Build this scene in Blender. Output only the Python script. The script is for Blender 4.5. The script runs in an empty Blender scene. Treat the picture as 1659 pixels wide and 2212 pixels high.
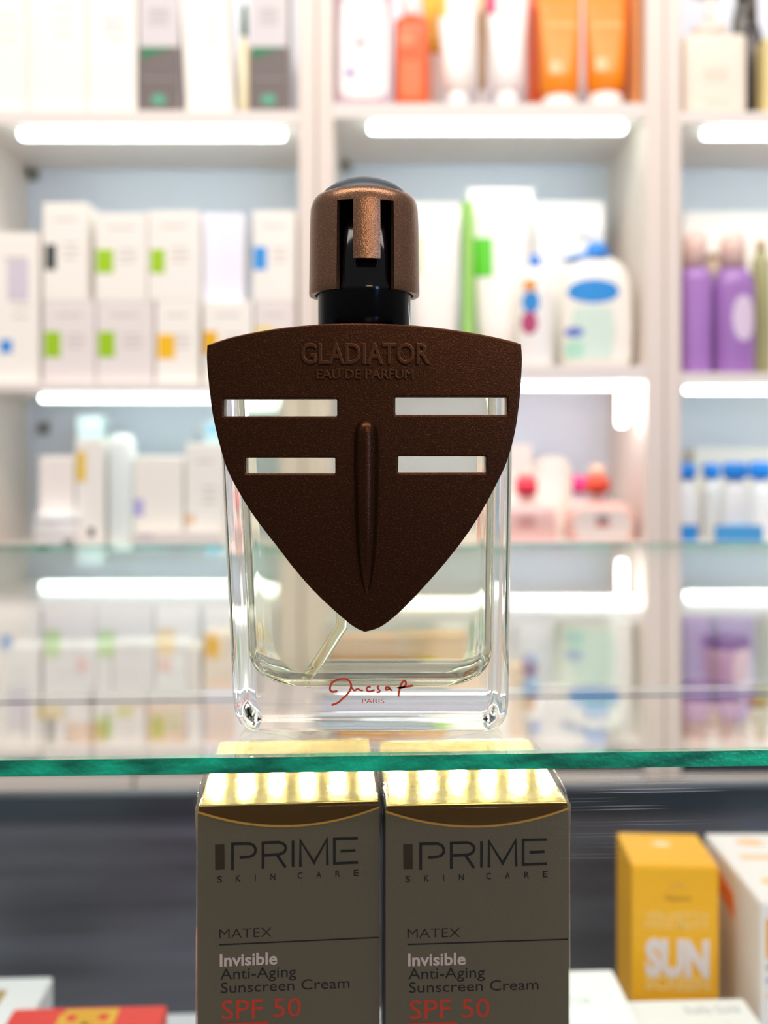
import bpy, math, random
from mathutils import Vector

random.seed(7)
SC = bpy.context.scene
COL = SC.collection
U = 0.01                      # all lengths below are centimetres
HC = 7.38                     # camera height above the counter glass
F, CX, HY = 2000.0, 829.5, 950.0

# ------------------------------------------------------------------ camera, light, exposure
cam = bpy.data.cameras.new('camera'); camo = bpy.data.objects.new('camera', cam); COL.objects.link(camo)
camo.location = (0, 0, HC * U); camo.rotation_euler = (math.pi / 2, 0, 0)
cam.sensor_width = 36; cam.lens = F / 2212 * 36; cam.shift_y = -(1106 - HY) / 2212
cam.clip_start = 0.01; cam.clip_end = 50
cam.dof.use_dof = True; cam.dof.focus_distance = 23.2 * U; cam.dof.aperture_fstop = 9.0
SC.camera = camo
SC.view_settings.view_transform = 'Standard'; SC.view_settings.look = 'None'
SC.view_settings.gamma = 1; SC.view_settings.use_curve_mapping = False
SC.view_settings.exposure = 0.0
SC.cycles.max_bounces = 14; SC.cycles.transmission_bounces = 12; SC.cycles.transparent_max_bounces = 24
SC.cycles.glossy_bounces = 6; SC.cycles.diffuse_bounces = 4
SC.cycles.sample_clamp_indirect = 6; SC.cycles.caustics_reflective = True; SC.cycles.caustics_refractive = True
SC.cycles.blur_glossy = 0.3
SC.cycles.use_denoising = True

W = bpy.data.worlds.new('world'); SC.world = W; W.use_nodes = True
nt = W.node_tree; bg = nt.nodes['Background']
tc = nt.nodes.new('ShaderNodeTexCoord'); sp = nt.nodes.new('ShaderNodeSeparateXYZ'); rp = nt.nodes.new('ShaderNodeValToRGB')
mr = nt.nodes.new('ShaderNodeMapRange'); mr.inputs[1].default_value = -1; mr.inputs[2].default_value = 1
nt.links.new(tc.outputs['Generated'], sp.inputs[0]); nt.links.new(sp.outputs['Z'], mr.inputs[0]); nt.links.new(mr.outputs[0], rp.inputs[0])
rp.color_ramp.elements[0].color = (.06, .06, .065, 1); rp.color_ramp.elements[0].position = .30
rp.color_ramp.elements[1].color = (.55, .55, .60, 1); rp.color_ramp.elements[1].position = .72
nt.links.new(rp.outputs[0], bg.inputs[0]); bg.inputs[1].default_value = 0.75


def area(name, loc, rot, sx, sy, power, col):
    l = bpy.data.lights.new(name, 'AREA'); l.shape = 'RECTANGLE'; l.size = sx * U; l.size_y = sy * U
    l.energy = power; l.color = col
    o = bpy.data.objects.new(name, l); COL.objects.link(o); o.location = [v * U for v in loc]
    o.rotation_euler = [math.radians(a) for a in rot]
    return o


area('warm_lamp', (0, 0, 150), (46, 0, 0), 240, 40, 37, (1, .91, .82))  # shop ceiling light turned towards the shelves
area('warm_lamp', (22, -70, 46), (69, 0, 13), 24, 16, 1.7, (1, .74, .48))  # low front lamp added for the warm highlight on the cap tongue
area('window_light', (70, -90, 22), (82, 0, 38), 14, 60, 4, (.3, .5, 1))


# ------------------------------------------------------------------ helpers
def lin(c):
    if isinstance(c, str):
        c = tuple(int(c[i:i + 2], 16) for i in (0, 2, 4))
    return tuple(((v / 255) / 12.92 if v / 255 <= .04045 else (((v / 255) + .055) / 1.055) ** 2.4) for v in c) + (1,)


MATS = {}


def mat(col, rough=.5, metal=0, name=None, spec=.5, emit=None, es=0, coat=0, alpha=1):
    key = (col, rough, metal, name, spec, emit, es, coat, alpha)
    if key in MATS: return MATS[key]
    m = bpy.data.materials.new(name or 'paint'); m.use_nodes = True
    b = m.node_tree.nodes['Principled BSDF']
    b.inputs['Base Color'].default_value = lin(col); b.inputs['Roughness'].default_value = rough
    b.inputs['Metallic'].default_value = metal; b.inputs['Specular IOR Level'].default_value = spec
    b.inputs['Coat Weight'].default_value = coat
    if emit:
        b.inputs['Emission Color'].default_value = lin(emit); b.inputs['Emission Strength'].default_value = es
    MATS[key] = m
    return m


def noise_bump(m, scale, strength, dist=.001, detail=2, vec=None):
    n = m.node_tree; b = n.nodes['Principled BSDF']
    t = n.nodes.new('ShaderNodeTexNoise'); t.inputs['Scale'].default_value = scale; t.inputs['Detail'].default_value = detail
    g = n.nodes.new('ShaderNodeTexCoord'); mp = n.nodes.new('ShaderNodeMapping')
    if vec: mp.inputs['Scale'].default_value = vec
    n.links.new(g.outputs['Object'], mp.inputs[0]); n.links.new(mp.outputs[0], t.inputs['Vector'])
    bu = n.nodes.new('ShaderNodeBump'); bu.inputs['Strength'].default_value = strength; bu.inputs['Distance'].default_value = dist
    n.links.new(t.outputs['Fac'], bu.inputs['Height']); n.links.new(bu.outputs[0], b.inputs['Normal'])
    return t


def noise_color(m, scale, c0, c1, p0=.35, p1=.65, vec=None, detail=3):
    n = m.node_tree; b = n.nodes['Principled BSDF']
    t = n.nodes.new('ShaderNodeTexNoise'); t.inputs['Scale'].default_value = scale; t.inputs['Detail'].default_value = detail
    g = n.nodes.new('ShaderNodeTexCoord'); mp = n.nodes.new('ShaderNodeMapping')
    if vec: mp.inputs['Scale'].default_value = vec
    n.links.new(g.outputs['Object'], mp.inputs[0]); n.links.new(mp.outputs[0], t.inputs['Vector'])
    r = n.nodes.new('ShaderNodeValToRGB')
    r.color_ramp.elements[0].position = p0; r.color_ramp.elements[0].color = lin(c0)
    r.color_ramp.elements[1].position = p1; r.color_ramp.elements[1].color = lin(c1)
    n.links.new(t.outputs['Fac'], r.inputs[0]); n.links.new(r.outputs[0], b.inputs['Base Color'])
    return r


def thin_glass(name, tint, ior=1.5, gloss_rough=0.0, bump=None, scratch=False):
    """flat sheet glass: clear transmission plus a Fresnel mirror on both faces"""
    m = bpy.data.materials.new(name); m.use_nodes = True; n = m.node_tree
    for x in list(n.nodes): n.nodes.remove(x)
    out = n.nodes.new('ShaderNodeOutputMaterial'); mix = n.nodes.new('ShaderNodeMixShader')
    tr = n.nodes.new('ShaderNodeBsdfTransparent'); gl = n.nodes.new('ShaderNodeBsdfGlossy'); fr = n.nodes.new('ShaderNodeFresnel')
    geo = n.nodes.new('ShaderNodeNewGeometry'); mm = n.nodes.new('ShaderNodeMapRange')
    mm.inputs[3].default_value = ior; mm.inputs[4].default_value = 1 / ior
    n.links.new(geo.outputs['Backfacing'], mm.inputs[0]); n.links.new(mm.outputs[0], fr.inputs['IOR'])
    tr.inputs[0].default_value = tint + (1,); gl.inputs[0].default_value = (1, 1, 1, 1); gl.inputs['Roughness'].default_value = gloss_rough
    n.links.new(fr.outputs[0], mix.inputs[0]); n.links.new(tr.outputs[0], mix.inputs[1]); n.links.new(gl.outputs[0], mix.inputs[2])
    last = mix
    if bump:
        t = n.nodes.new('ShaderNodeTexNoise'); t.inputs['Scale'].default_value = bump[0]; t.inputs['Detail'].default_value = 3
        g = n.nodes.new('ShaderNodeTexCoord'); n.links.new(g.outputs['Object'], t.inputs['Vector'])
        bu = n.nodes.new('ShaderNodeBump'); bu.inputs['Strength'].default_value = bump[1]; bu.inputs['Distance'].default_value = .001
        n.links.new(t.outputs['Fac'], bu.inputs['Height'])
        n.links.new(bu.outputs[0], gl.inputs['Normal']); n.links.new(bu.outputs[0], fr.inputs['Normal'])
    if scratch:
        g = n.nodes.new('ShaderNodeTexCoord'); mp = n.nodes.new('ShaderNodeMapping'); mp.inputs['Scale'].default_value = (14, 1, 1500)
        mp.inputs['Rotation'].default_value = (0, math.radians(1.2), 0)
        t = n.nodes.new('ShaderNodeTexNoise'); t.inputs['Scale'].default_value = 1; t.inputs['Detail'].default_value = 1
        n.links.new(g.outputs['Object'], mp.inputs[0]); n.links.new(mp.outputs[0], t.inputs['Vector'])
        r = n.nodes.new('ShaderNodeValToRGB'); r.color_ramp.elements[0].position = .62; r.color_ramp.elements[0].color = (0, 0, 0, 1)
        r.color_ramp.elements[1].position = .74; r.color_ramp.elements[1].color = (.42, .42, .42, 1)
        n.links.new(t.outputs['Fac'], r.inputs[0])
        d = n.nodes.new('ShaderNodeBsdfDiffuse'); d.inputs[0].default_value = (.8, .85, .9, 1)
        sx = n.nodes.new('ShaderNodeSeparateXYZ'); n.links.new(g.outputs['Object'], sx.inputs[0])
        ax = n.nodes.new('ShaderNodeMapRange'); ax.inputs[1].default_value = .042; ax.inputs[2].default_value = .06; n.links.new(sx.outputs['X'], ax.inputs[0])
        az = n.nodes.new('ShaderNodeMapRange'); az.inputs[1].default_value = -.036; az.inputs[2].default_value = -.012; n.links.new(sx.outputs['Z'], az.inputs[0])
        p1 = n.nodes.new('ShaderNodeMath'); p1.operation = 'MULTIPLY'; n.links.new(ax.outputs[0], p1.inputs[0]); n.links.new(az.outputs[0], p1.inputs[1])
        p2 = n.nodes.new('ShaderNodeMath'); p2.operation = 'MULTIPLY'; n.links.new(p1.outputs[0], p2.inputs[0]); n.links.new(r.outputs[0], p2.inputs[1])
        m2 = n.nodes.new('ShaderNodeMixShader'); n.links.new(p2.outputs[0], m2.inputs[0]); n.links.new(mix.outputs[0], m2.inputs[1]); n.links.new(d.outputs[0], m2.inputs[2])
        last = m2
    n.links.new(last.outputs[0], out.inputs[0])
    return m


def refr_glass(name, col, ior, rough=0.0):
    m = bpy.data.materials.new(name); m.use_nodes = True; n = m.node_tree
    for x in list(n.nodes): n.nodes.remove(x)
    out = n.nodes.new('ShaderNodeOutputMaterial'); g = n.nodes.new('ShaderNodeBsdfGlass')
    g.inputs['Color'].default_value = col + (1,); g.inputs['IOR'].default_value = ior; g.inputs['Roughness'].default_value = rough
    n.links.new(g.outputs[0], out.inputs[0])
    return m


ORG = {}


def wloc(o):
    return ORG.get(o.name, (0, 0, 0))


def mk(name, verts, faces, m, parent=None, smooth=False, fm=None, bevel=0, origin=None, seg=2):
    """verts in cm, in the frame of the thing (or the world)"""
    if parent is not None:
        o0 = ORG[parent.name]
    else:
        if origin is None:
            xs = [v[0] for v in verts]; ys = [v[1] for v in verts]; zs = [v[2] for v in verts]
            origin = ((min(xs) + max(xs)) / 2, (min(ys) + max(ys)) / 2, min(zs))
        o0 = origin
    me = bpy.data.meshes.new(name)
    me.from_pydata([((v[0] - o0[0]) * U, (v[1] - o0[1]) * U, (v[2] - o0[2]) * U) for v in verts], [], faces)
    ms = m if isinstance(m, (list, tuple)) else [m]
    for x in ms: me.materials.append(x)
    if fm:
        for p, i in zip(me.polygons, fm): p.material_index = i
    if smooth:
        for p in me.polygons: p.use_smooth = True
    me.update()
    o = bpy.data.objects.new(name, me); COL.objects.link(o)
    if parent is not None: o.parent = parent
    else: o.location = [c * U for c in o0]
    ORG[o.name] = o0
    if bevel:
        b = o.modifiers.new('bevel', 'BEVEL'); b.width = bevel * U; b.segments = seg; b.limit_method = 'ANGLE'
        b.harden_normals = False
    return o


def empty(name, loc, label, cat, group=None, rz=0):
    """local frame of the thing is a world frame rotated about loc by rz degrees"""
    o = bpy.data.objects.new(name, None); COL.objects.link(o); o.empty_display_size = .01
    o.location = [c * U for c in loc]; o.rotation_euler[2] = math.radians(rz)
    o['label'] = label; o['category'] = cat
    if group: o['group'] = group
    ORG[o.name] = loc
    return o


def tag(o, label, cat, group=None, kind=None):
    o['label'] = label; o['category'] = cat
    if group: o['group'] = group
    if kind: o['kind'] = kind
    return o


def boxv(x0, x1, y0, y1, z0, z1):
    v = [(x0, y0, z0), (x1, y0, z0), (x1, y1, z0), (x0, y1, z0), (x0, y0, z1), (x1, y0, z1), (x1, y1, z1), (x0, y1, z1)]
    f = [(0, 3, 2, 1), (4, 5, 6, 7), (0, 1, 5, 4), (1, 2, 6, 5), (2, 3, 7, 6), (3, 0, 4, 7)]
    return v, f


def box(name, x0, x1, y0, y1, z0, z1, m, parent=None, bevel=0, fm=None):
    v, f = boxv(x0, x1, y0, y1, z0, z1)
    return mk(name, v, f, m, parent, bevel=bevel, fm=fm)


def rr(cx, cy, hw, hd, r, z, n=6):
    r = max(min(r, hw - 1e-4, hd - 1e-4), 1e-4); pts = []
    for q, (sx, sy) in enumerate(((1, 1), (-1, 1), (-1, -1), (1, -1))):
        for k in range(n + 1):
            a = math.pi / 2 * (q + k / n)
            pts.append((cx + sx * (hw - r) + r * math.cos(a), cy + sy * (hd - r) + r * math.sin(a), z))
    return pts


def circ(cx, cy, r, z, n=32, ry=None):
    ry = r if ry is None else ry
    return [(cx + r * math.cos(2 * math.pi * k / n), cy + ry * math.sin(2 * math.pi * k / n), z) for k in range(n)]


def sup(cx, cy, hw, hd, z, e=2.0, n=32):
    p = []
    for k in range(n):
        a = 2 * math.pi * k / n; c, s = math.cos(a), math.sin(a)
        p.append((cx + hw * math.copysign(abs(c) ** (2 / e), c), cy + hd * math.copysign(abs(s) ** (2 / e), s), z))
    return p


def loft(name, rings, m, parent=None, smooth=True, caps=True, flip=False):
    n = len(rings[0]); v = [p for r in rings for p in r]; f = []
    for i in range(len(rings) - 1):
        for k in range(n):
            a, b = i * n + k, i * n + (k + 1) % n
            f.append((a, b, b + n, a + n))
    if caps:
        f.append(tuple(reversed(range(n)))); f.append(tuple(range((len(rings) - 1) * n, len(rings) * n)))
    if flip: f = [tuple(reversed(x)) for x in f]
    o = mk(name, v, f, m, parent, smooth=smooth)
    if smooth and caps:
        o.data.polygons[len(f) - 1].use_smooth = False; o.data.polygons[len(f) - 2].use_smooth = False
    return o


class Face:
    """an upright plane through (x0, y0), turned by th degrees: image pixel -> place on it"""
    def __init__(s, x0, y0, th=0):
        s.x0, s.y0 = x0, y0; s.c, s.s = math.cos(math.radians(th)), math.sin(math.radians(th))

    def sz(s, px, py):
        a = (px - CX) / F; t = (a * s.y0 - s.x0) / (s.c - a * s.s); d = s.y0 + t * s.s
        return t, HC - (py - HY) / F * d


def X(px, Y): return (px - CX) / F * Y
def Z(py, Y): return HC - (py - HY) / F * Y


def ribbon(pts, w, closed=False):
    """2-D thick line, mitred -> list of (x, z) left/right rows"""
    L = []
    n = len(pts)
    for i, p in enumerate(pts):
        a = Vector(pts[i]) - Vector(pts[i - 1]) if i > 0 else Vector(pts[1]) - Vector(pts[0])
        b = Vector(pts[i + 1]) - Vector(pts[i]) if i < n - 1 else a
        a = a.normalized(); b = b.normalized(); t = (a + b)
        t = a if t.length < 1e-5 else t.normalized()
        nn = Vector((-t.y, t.x)); k = max(.45, nn.dot(Vector((-a.y, a.x))))
        ww = w[i] if isinstance(w, (list, tuple)) else w
        L.append((Vector(p) + nn * ww / 2 / k, Vector(p) - nn * ww / 2 / k))
    return L


def strokes(name, lines, w, m, parent, y, th=.006, ox=0):
    """flat printed line work on the plane y (thing frame); lines of (x, z)"""
    v, f = [], []
    for ln in lines:
        ww = w
        if isinstance(ln, dict): ww = ln['w']; ln = ln['p']
        R = ribbon(ln, ww); b = len(v)
        for l, r in R:
            v += [(l.x, y - th, l.y), (r.x, y - th, r.y), (r.x, y, r.y), (l.x, y, l.y)]
        for i in range(len(R) - 1):
            a = b + 4 * i; c = a + 4
            for k in range(4):
                f.append((a + k, c + k, c + (k + 1) % 4, a + (k + 1) % 4))
        f.append((b, b + 1, b + 2, b + 3)); e = b + 4 * (len(R) - 1); f.append((e + 3, e + 2, e + 1, e))
    return mk(name, v, f, m, parent)


def spline(pts, n=6):
    out = []
    P = [pts[0]] + list(pts) + [pts[-1]]
    for i in range(1, len(P) - 2):
        for k in range(n):
            t = k / n; p0, p1, p2, p3 = [Vector(q) for q in P[i - 1:i + 3]]
            out.append(tuple(.5 * ((2 * p1) + (-p0 + p2) * t + (2 * p0 - 5 * p1 + 4 * p2 - p3) * t * t + (-p0 + 3 * p1 - 3 * p2 + p3) * t ** 3)))
    out.append(tuple(pts[-1]))
    return out


def curve_mesh(data):
    o = bpy.data.objects.new('tmp', data); COL.objects.link(o)
    bpy.context.view_layer.update()
    dg = bpy.context.evaluated_depsgraph_get()
    me = bpy.data.meshes.new_from_object(o.evaluated_get(dg))
    v = [tuple(p.co) for p in me.vertices]; f = [tuple(p.vertices) for p in me.polygons]
    bpy.data.objects.remove(o); bpy.data.meshes.remove(me)
    return v, f


CAPH = None


def text_vf(s, extrude=.01, bevel=0, bold=0, spacing=1):
    c = bpy.data.curves.new('t', 'FONT'); c.body = s; c.size = 1; c.extrude = extrude; c.bevel_depth = bevel; c.offset = bold
    c.resolution_u = 3; c.space_character = spacing
    return curve_mesh(c)


def text(name, s, x0, x1, zb, cap, m, parent, y, th=.006, bold=0, bevel=0, spacing=1, flat=None, mirror=False, shear=0):
    """lettering of cap height cap between x0 and x1 on plane y (or lying flat at z=flat)"""
    global CAPH
    if CAPH is None:
        v, f = text_vf('X'); CAPH = max(p[1] for p in v)
    v, f = text_vf(s, extrude=.5, bold=bold, bevel=bevel, spacing=spacing)
    a = min(p[0] for p in v); b = max(p[0] for p in v)
    zm = max(abs(p[2]) for p in v)
    sx = (x1 - x0) / (b - a); sz = cap / CAPH
    out = []
    for p in v:
        u = x0 + (p[0] - a) * sx; w = p[1] * sz; d = (p[2] / zm + 1) / 2 * th
        if flat is None: out.append((u, y - d, zb + w + shear * (u - x0)))
        else: out.append((u, y + w, flat + d))
    return mk(name, out, f, m, parent)


def ftext(name, s, face, x0, x1, yb, h, m, parent, y0, **k):
    """lettering placed with pixel measures on a Face (left baseline end x0,yb; height h)"""
    s0, z0 = face.sz(x0, yb); s1, _ = face.sz(x1, yb); _, z1 = face.sz(x0, yb - h)
    o = ORG[parent.name]
    return text(name, s, o[0] + s0, o[0] + s1, z0, z1 - z0, m, parent, y0, **k)


def tube(name, pts, r, m, parent=None, n=10):
    rings = []
    P = [Vector(p) for p in pts]
    for i, p in enumerate(P):
        t = (P[min(i + 1, len(P) - 1)] - P[max(i - 1, 0)]).normalized()
        a = Vector((0, 1, 0)) if abs(t.y) < .9 else Vector((1, 0, 0))
        u = t.cross(a).normalized(); w = t.cross(u)
        rings.append([tuple(p + r * (math.cos(2 * math.pi * k / n) * u + math.sin(2 * math.pi * k / n) * w)) for k in range(n)])
    return loft(name, rings, m, parent)


def copy_tree(o, parent=None):
    c = o.copy(); COL.objects.link(c)
    if parent is not None: c.parent = parent
    ORG[c.name] = ORG.get(o.name, (0, 0, 0))
    for ch in list(o.children): copy_tree(ch, c)
    return c


# ------------------------------------------------------------------ materials
WHITE = mat('efe6df', .35, name='white_laminate')
BACKP = mat('e2e9f4', .4, name='cabinet_back')
EDGEM = mat('efe1d6', .4, name='edge_band')
LEDM = mat('ffffff', .4, emit='e8fcf8', es=11, name='led_diffuser')
LEDW = mat('ffffff', .4, emit='ffffff', es=12, name='led_diffuser_white')
PAPER = 'fff9f0'
PAPER2 = 'f1e8e4'

# ------------------------------------------------------------------ setting
def struct(o):
    o['kind'] = 'structure'; return o


struct(box('floor', -300, 300, -200, 165, -97, -95, mat('b9b0a6', .4, name='floor_tile')))
struct(box('wall_back', -300, 300, 160, 165, -95, 220, mat('e6e2dc', .7, name='wall_paint')))

# ------------------------------------------------------------------ shelving cabinets
YF, YB = 126.0, 147.0
TOPZ = 96.0


def zf(py): return Z(py, YF)


SH = {}


def cabinet(tagname, label, xa, xb, wl, wr, shelves, leds, base_z):
    """xa, xb outer pixel bounds; wl, wr side panel widths in px; shelves = [(top px, bottom px)]"""
    x0, x1 = X(xa, YF), X(xb, YF); a, b = X(xa + wl, YF), X(xb - wr, YF)
    t = empty('shelving_cabinet', ((x0 + x1) / 2, (YF + YB) / 2, -95), label, 'cabinet', 'white lit shelving cabinets along the back wall')
    box('side_panel', x0 + .05, a, YF, YB, -95, TOPZ, EDGEM, t, .1)
    box('side_panel', b, x1 - .05, YF, YB, -95, TOPZ, EDGEM, t, .1)
    box('back_panel', a, b, YB, YB + 1.2, -95, TOPZ, BACKP, t)
    box('top_panel', a, b, YF, YB, TOPZ - 2, TOPZ, WHITE, t)
    for (s0, s1) in shelves:
        box('shelf', a, b, YF, YB, zf(s1), zf(s0), WHITE, t, .12)
    zb = base_z
    w = (b - a) / 2
    for k in range(2):
        d = box('cupboard_door', a + w * k + .2, a + w * (k + 1) - .2, YF - .2, YF + 1.6, -90, zb - 2.5, WHITE, t, .15)
        tube('handle', [(a + w + (2 * k - 1) * 3, YF - 1.2, zb - 12), (a + w + (2 * k - 1) * 3, YF - 1.2, zb - 22)], .4, mat('9a9a9a', .3, 1), d)
    box('plinth', a, b, YF + 2, YF + 4, -95, -90, WHITE, t)
    for (l0, l1, zt, y, mm) in leds:  # tubes under shelf C and the top panel are unseen, added to light their rows
        z = zt
        xa_, xb_ = X(l0, y), X(l1, y)
        lt = box('light_tube', xa_, xb_, y, y + 1.5, z - (1.3 if y < 128 else 1.0), z - .25, mm, t, .3)
        box('light_housing', xa_ - .3, xb_ + .3, y - .05, y + 1.7, z - .25, z, WHITE, t)
    return t


L = dict(A=(238, 270), B=(826, 847), C=(1192, 1216), E=(1612, 1640))
Cc = dict(A=(222, 256), B=(790, 822), C=(1172, 1200), E=(1606, 1636))
R = dict(A=(240, 268), B=(805, 830), C=(1172, 1196), E=(1610, 1640))
LIM = lambda d, k: zf(d[k][1])
cabinet('l', 'white lit shelving cabinet on the left, filled with small white cartons', -115, 683, 47, 38, L.values(),
        [(40, 613, LIM(L, 'A'), 127, LEDM), (85, 640, LIM(L, 'B'), 131, LEDM), (75, 640, LIM(L, 'C'), 136, LEDM), (60, 600, TOPZ - 2, 132, LEDW)], zf(1640))
cabinet('c', 'white lit shelving cabinet in the middle, right behind the perfume bottle', 684, 1436, 36, 41, Cc.values(),
        [(798, 1352, LIM(Cc, 'A'), 127, LEDM), (760, 1385, LIM(Cc, 'B'), 128, LEDW), (760, 1350, LIM(Cc, 'C'), 136, LEDM), (800, 1350, TOPZ - 2, 132, LEDW)], zf(1636))
cabinet('r', 'white lit shelving cabinet on the right edge with purple bottles', 1437, 2230, 34, 40, R.values(),
        [(1524, 2100, LIM(R, 'A'), 127, LEDM), (1484, 2100, LIM(R, 'B'), 129, LEDM), (1500, 2100, LIM(R, 'C'), 136, LEDM), (1540, 2000, TOPZ - 2, 132, LEDW)], zf(1640))
vt = box('light_tube', X(1336, 127.5), X(1354, 127.5), 127.5, 128.7, Z(921, 127.5), Z(836, 127.5), LEDW, None, .3)
tag(vt, 'short vertical light tube hanging in the middle cabinet right of the bottle', 'lamp')
# cup hinge / shelf pins
for i, (px, py, lb) in enumerate([(65, 372, 'small grey shelf bracket on the back wall of the top left lit compartment'), (748, 352, 'small grey shelf bracket behind the perfume cap'), (88, 925, 'small grey shelf bracket in the compartment left of the shield')]):
    y = 145.5
    br = empty('shelf_bracket', (X(px, y), y, Z(py + 6, y)), lb, 'bracket')
    x = X(px, y); z = Z(py, y)
    box('plate', x - .9, x + .9, 146.6, YB, z - 1, z + 1, mat('9c9c94', .4, .6), br, .1)
    tube('pin', [(x, 146.7, z), (x, 144.9, z)], .45, mat('8a8a84', .3, 1), br)

# ------------------------------------------------------------------ product builders


def carton(label, x0, x1, yt, zb, Y=127.6, dep=5.0, col=PAPER, prints=(), group=None, yb=None, zt=None, caption=True, cat='carton', tilt=0, side=None, name='carton'):
    xa, xb = X(x0, Y) + .03, X(x1, Y) - .03; z1 = Z(yt, Y) if zt is None else zt
    t = empty(name, ((xa + xb) / 2, Y, zb), label, cat, group)
    M = mat(col, .45, name='carton_card')
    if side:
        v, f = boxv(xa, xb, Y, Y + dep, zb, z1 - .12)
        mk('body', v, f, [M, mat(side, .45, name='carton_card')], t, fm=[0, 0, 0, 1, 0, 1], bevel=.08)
    else:
        box('body', xa, xb, Y, Y + dep, zb, z1 - .12, M, t, .08)
    box('lid_flap', xa + .06, xb - .06, Y + .1, Y + dep - .1, z1 - .14, z1, M, t, .05)
    for p in prints:
        box('printed_label', max(X(p[0], Y), xa), min(X(p[2], Y), xb), Y - .05, Y + .02, max(Z(p[3], Y), zb + .05), Z(p[1], Y), mat(p[4], .5, name='print_ink'), t, .02)
    if caption:
        w = xb - xa; h = z1 - zb
        lines = [[(xa + w * .25, z1 - h * .17), (xa + w * .75, z1 - h * .17)]]
        for k in range(3):
            lines.append([(xa + w * .45, z1 - h * (.42 + .07 * k)), (xa + w * (.78 + .04 * (k % 2)), z1 - h * (.42 + .07 * k))])
        strokes('printed_text', lines, .22, mat('c9bdb6', .5, name='print_ink'), t, Y - .005, .02)
    if tilt: t.rotation_euler[1] = math.radians(tilt)
    return t


def flask(label, x0, x1, prof, Y, zb, col, dd=None, e=2.6, cap=None, capc='ffffff', prints=(), group=None, name='bottle', cat='bottle', rough=.3, extra=None):
    """prof = [(py, rel width)] from the foot up; cap = [(py, rel width)]"""
    xa, xb = X(x0, Y), X(x1, Y); cx, hw = (xa + xb) / 2, (xb - xa) / 2; dd = dd or hw
    cy = Y + dd
    t = empty(name, (cx, cy, zb), label, cat, group)
    rings = [sup(cx, cy, hw * prof[0][1] * .93, dd * .93 * min(1, prof[0][1]), zb, e)]
    zs = [max(Z(py, Y), zb + .25) if i == 0 else Z(py, Y) for i, (py, r) in enumerate(prof)]
    for z, (py, r) in zip(zs, prof):
        rings.append(sup(cx, cy, hw * r, dd * max(.12, r if dd > hw * .9 else min(1, r * 1.1)), z, e))
    loft('body', rings, mat(col, rough, name='plastic'), t)
    if cap:
        rr_ = [sup(cx + hw * (c[2] if len(c) > 2 else 0), cy, hw * c[1], min(dd, hw * c[1]), Z(c[0], Y), 2.2) for c in cap]
        loft('cap', rr_, mat(capc, .3, name='plastic'), t)
    for p in prints:
        kind = p[5] if len(p) > 5 else 'rect'
        pa, pb = X(p[0], Y), X(p[2], Y); za, zb_ = Z(p[3], Y), Z(p[1], Y)
        n = 16; pts = []
        c0, c1, hx, hz = (pa + pb) / 2, (za + zb_) / 2, (pb - pa) / 2, (zb_ - za) / 2
        ee = 2 if kind == 'oval' else 8
        for k in range(28):
            a = 2 * math.pi * k / 28; cc, ss = math.cos(a), math.sin(a)
            pts.append((c0 + hx * math.copysign(abs(cc) ** (2 / ee), cc), c1 + hz * math.copysign(abs(ss) ** (2 / ee), ss)))
        def yy(x):
            q = min(.999, abs((x - cx) / hw)); return cy - dd * (1 - q ** e) ** (1 / e)
        # a strip mesh following the curve of the body
        xs = [c0 - hx + 2 * hx * k / 12 for k in range(13)]; v = []; f = []
        for x in xs:
            q = min(1, abs((x - c0) / hx)); h = hz * (1 - q ** ee) ** (1 / ee)
            v += [(x, yy(x) - .08, c1 - h), (x, yy(x) - .08, c1 + h), (x, yy(x) + .05, c1 + h), (x, yy(x) + .05, c1 - h)]
        for k in range(12):
            for j in range(4): f.append((4 * k + j, 4 * k + 4 + j, 4 * k + 4 + (j + 1) % 4, 4 * k + (j + 1) % 4))
        f += [(3, 2, 1, 0), (48, 49, 50, 51)]
        mk('printed_label', v, f, mat(p[4], .4, name='print_ink'), t)
    if extra: extra(t, cx, cy, hw, dd)
    return t


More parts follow.
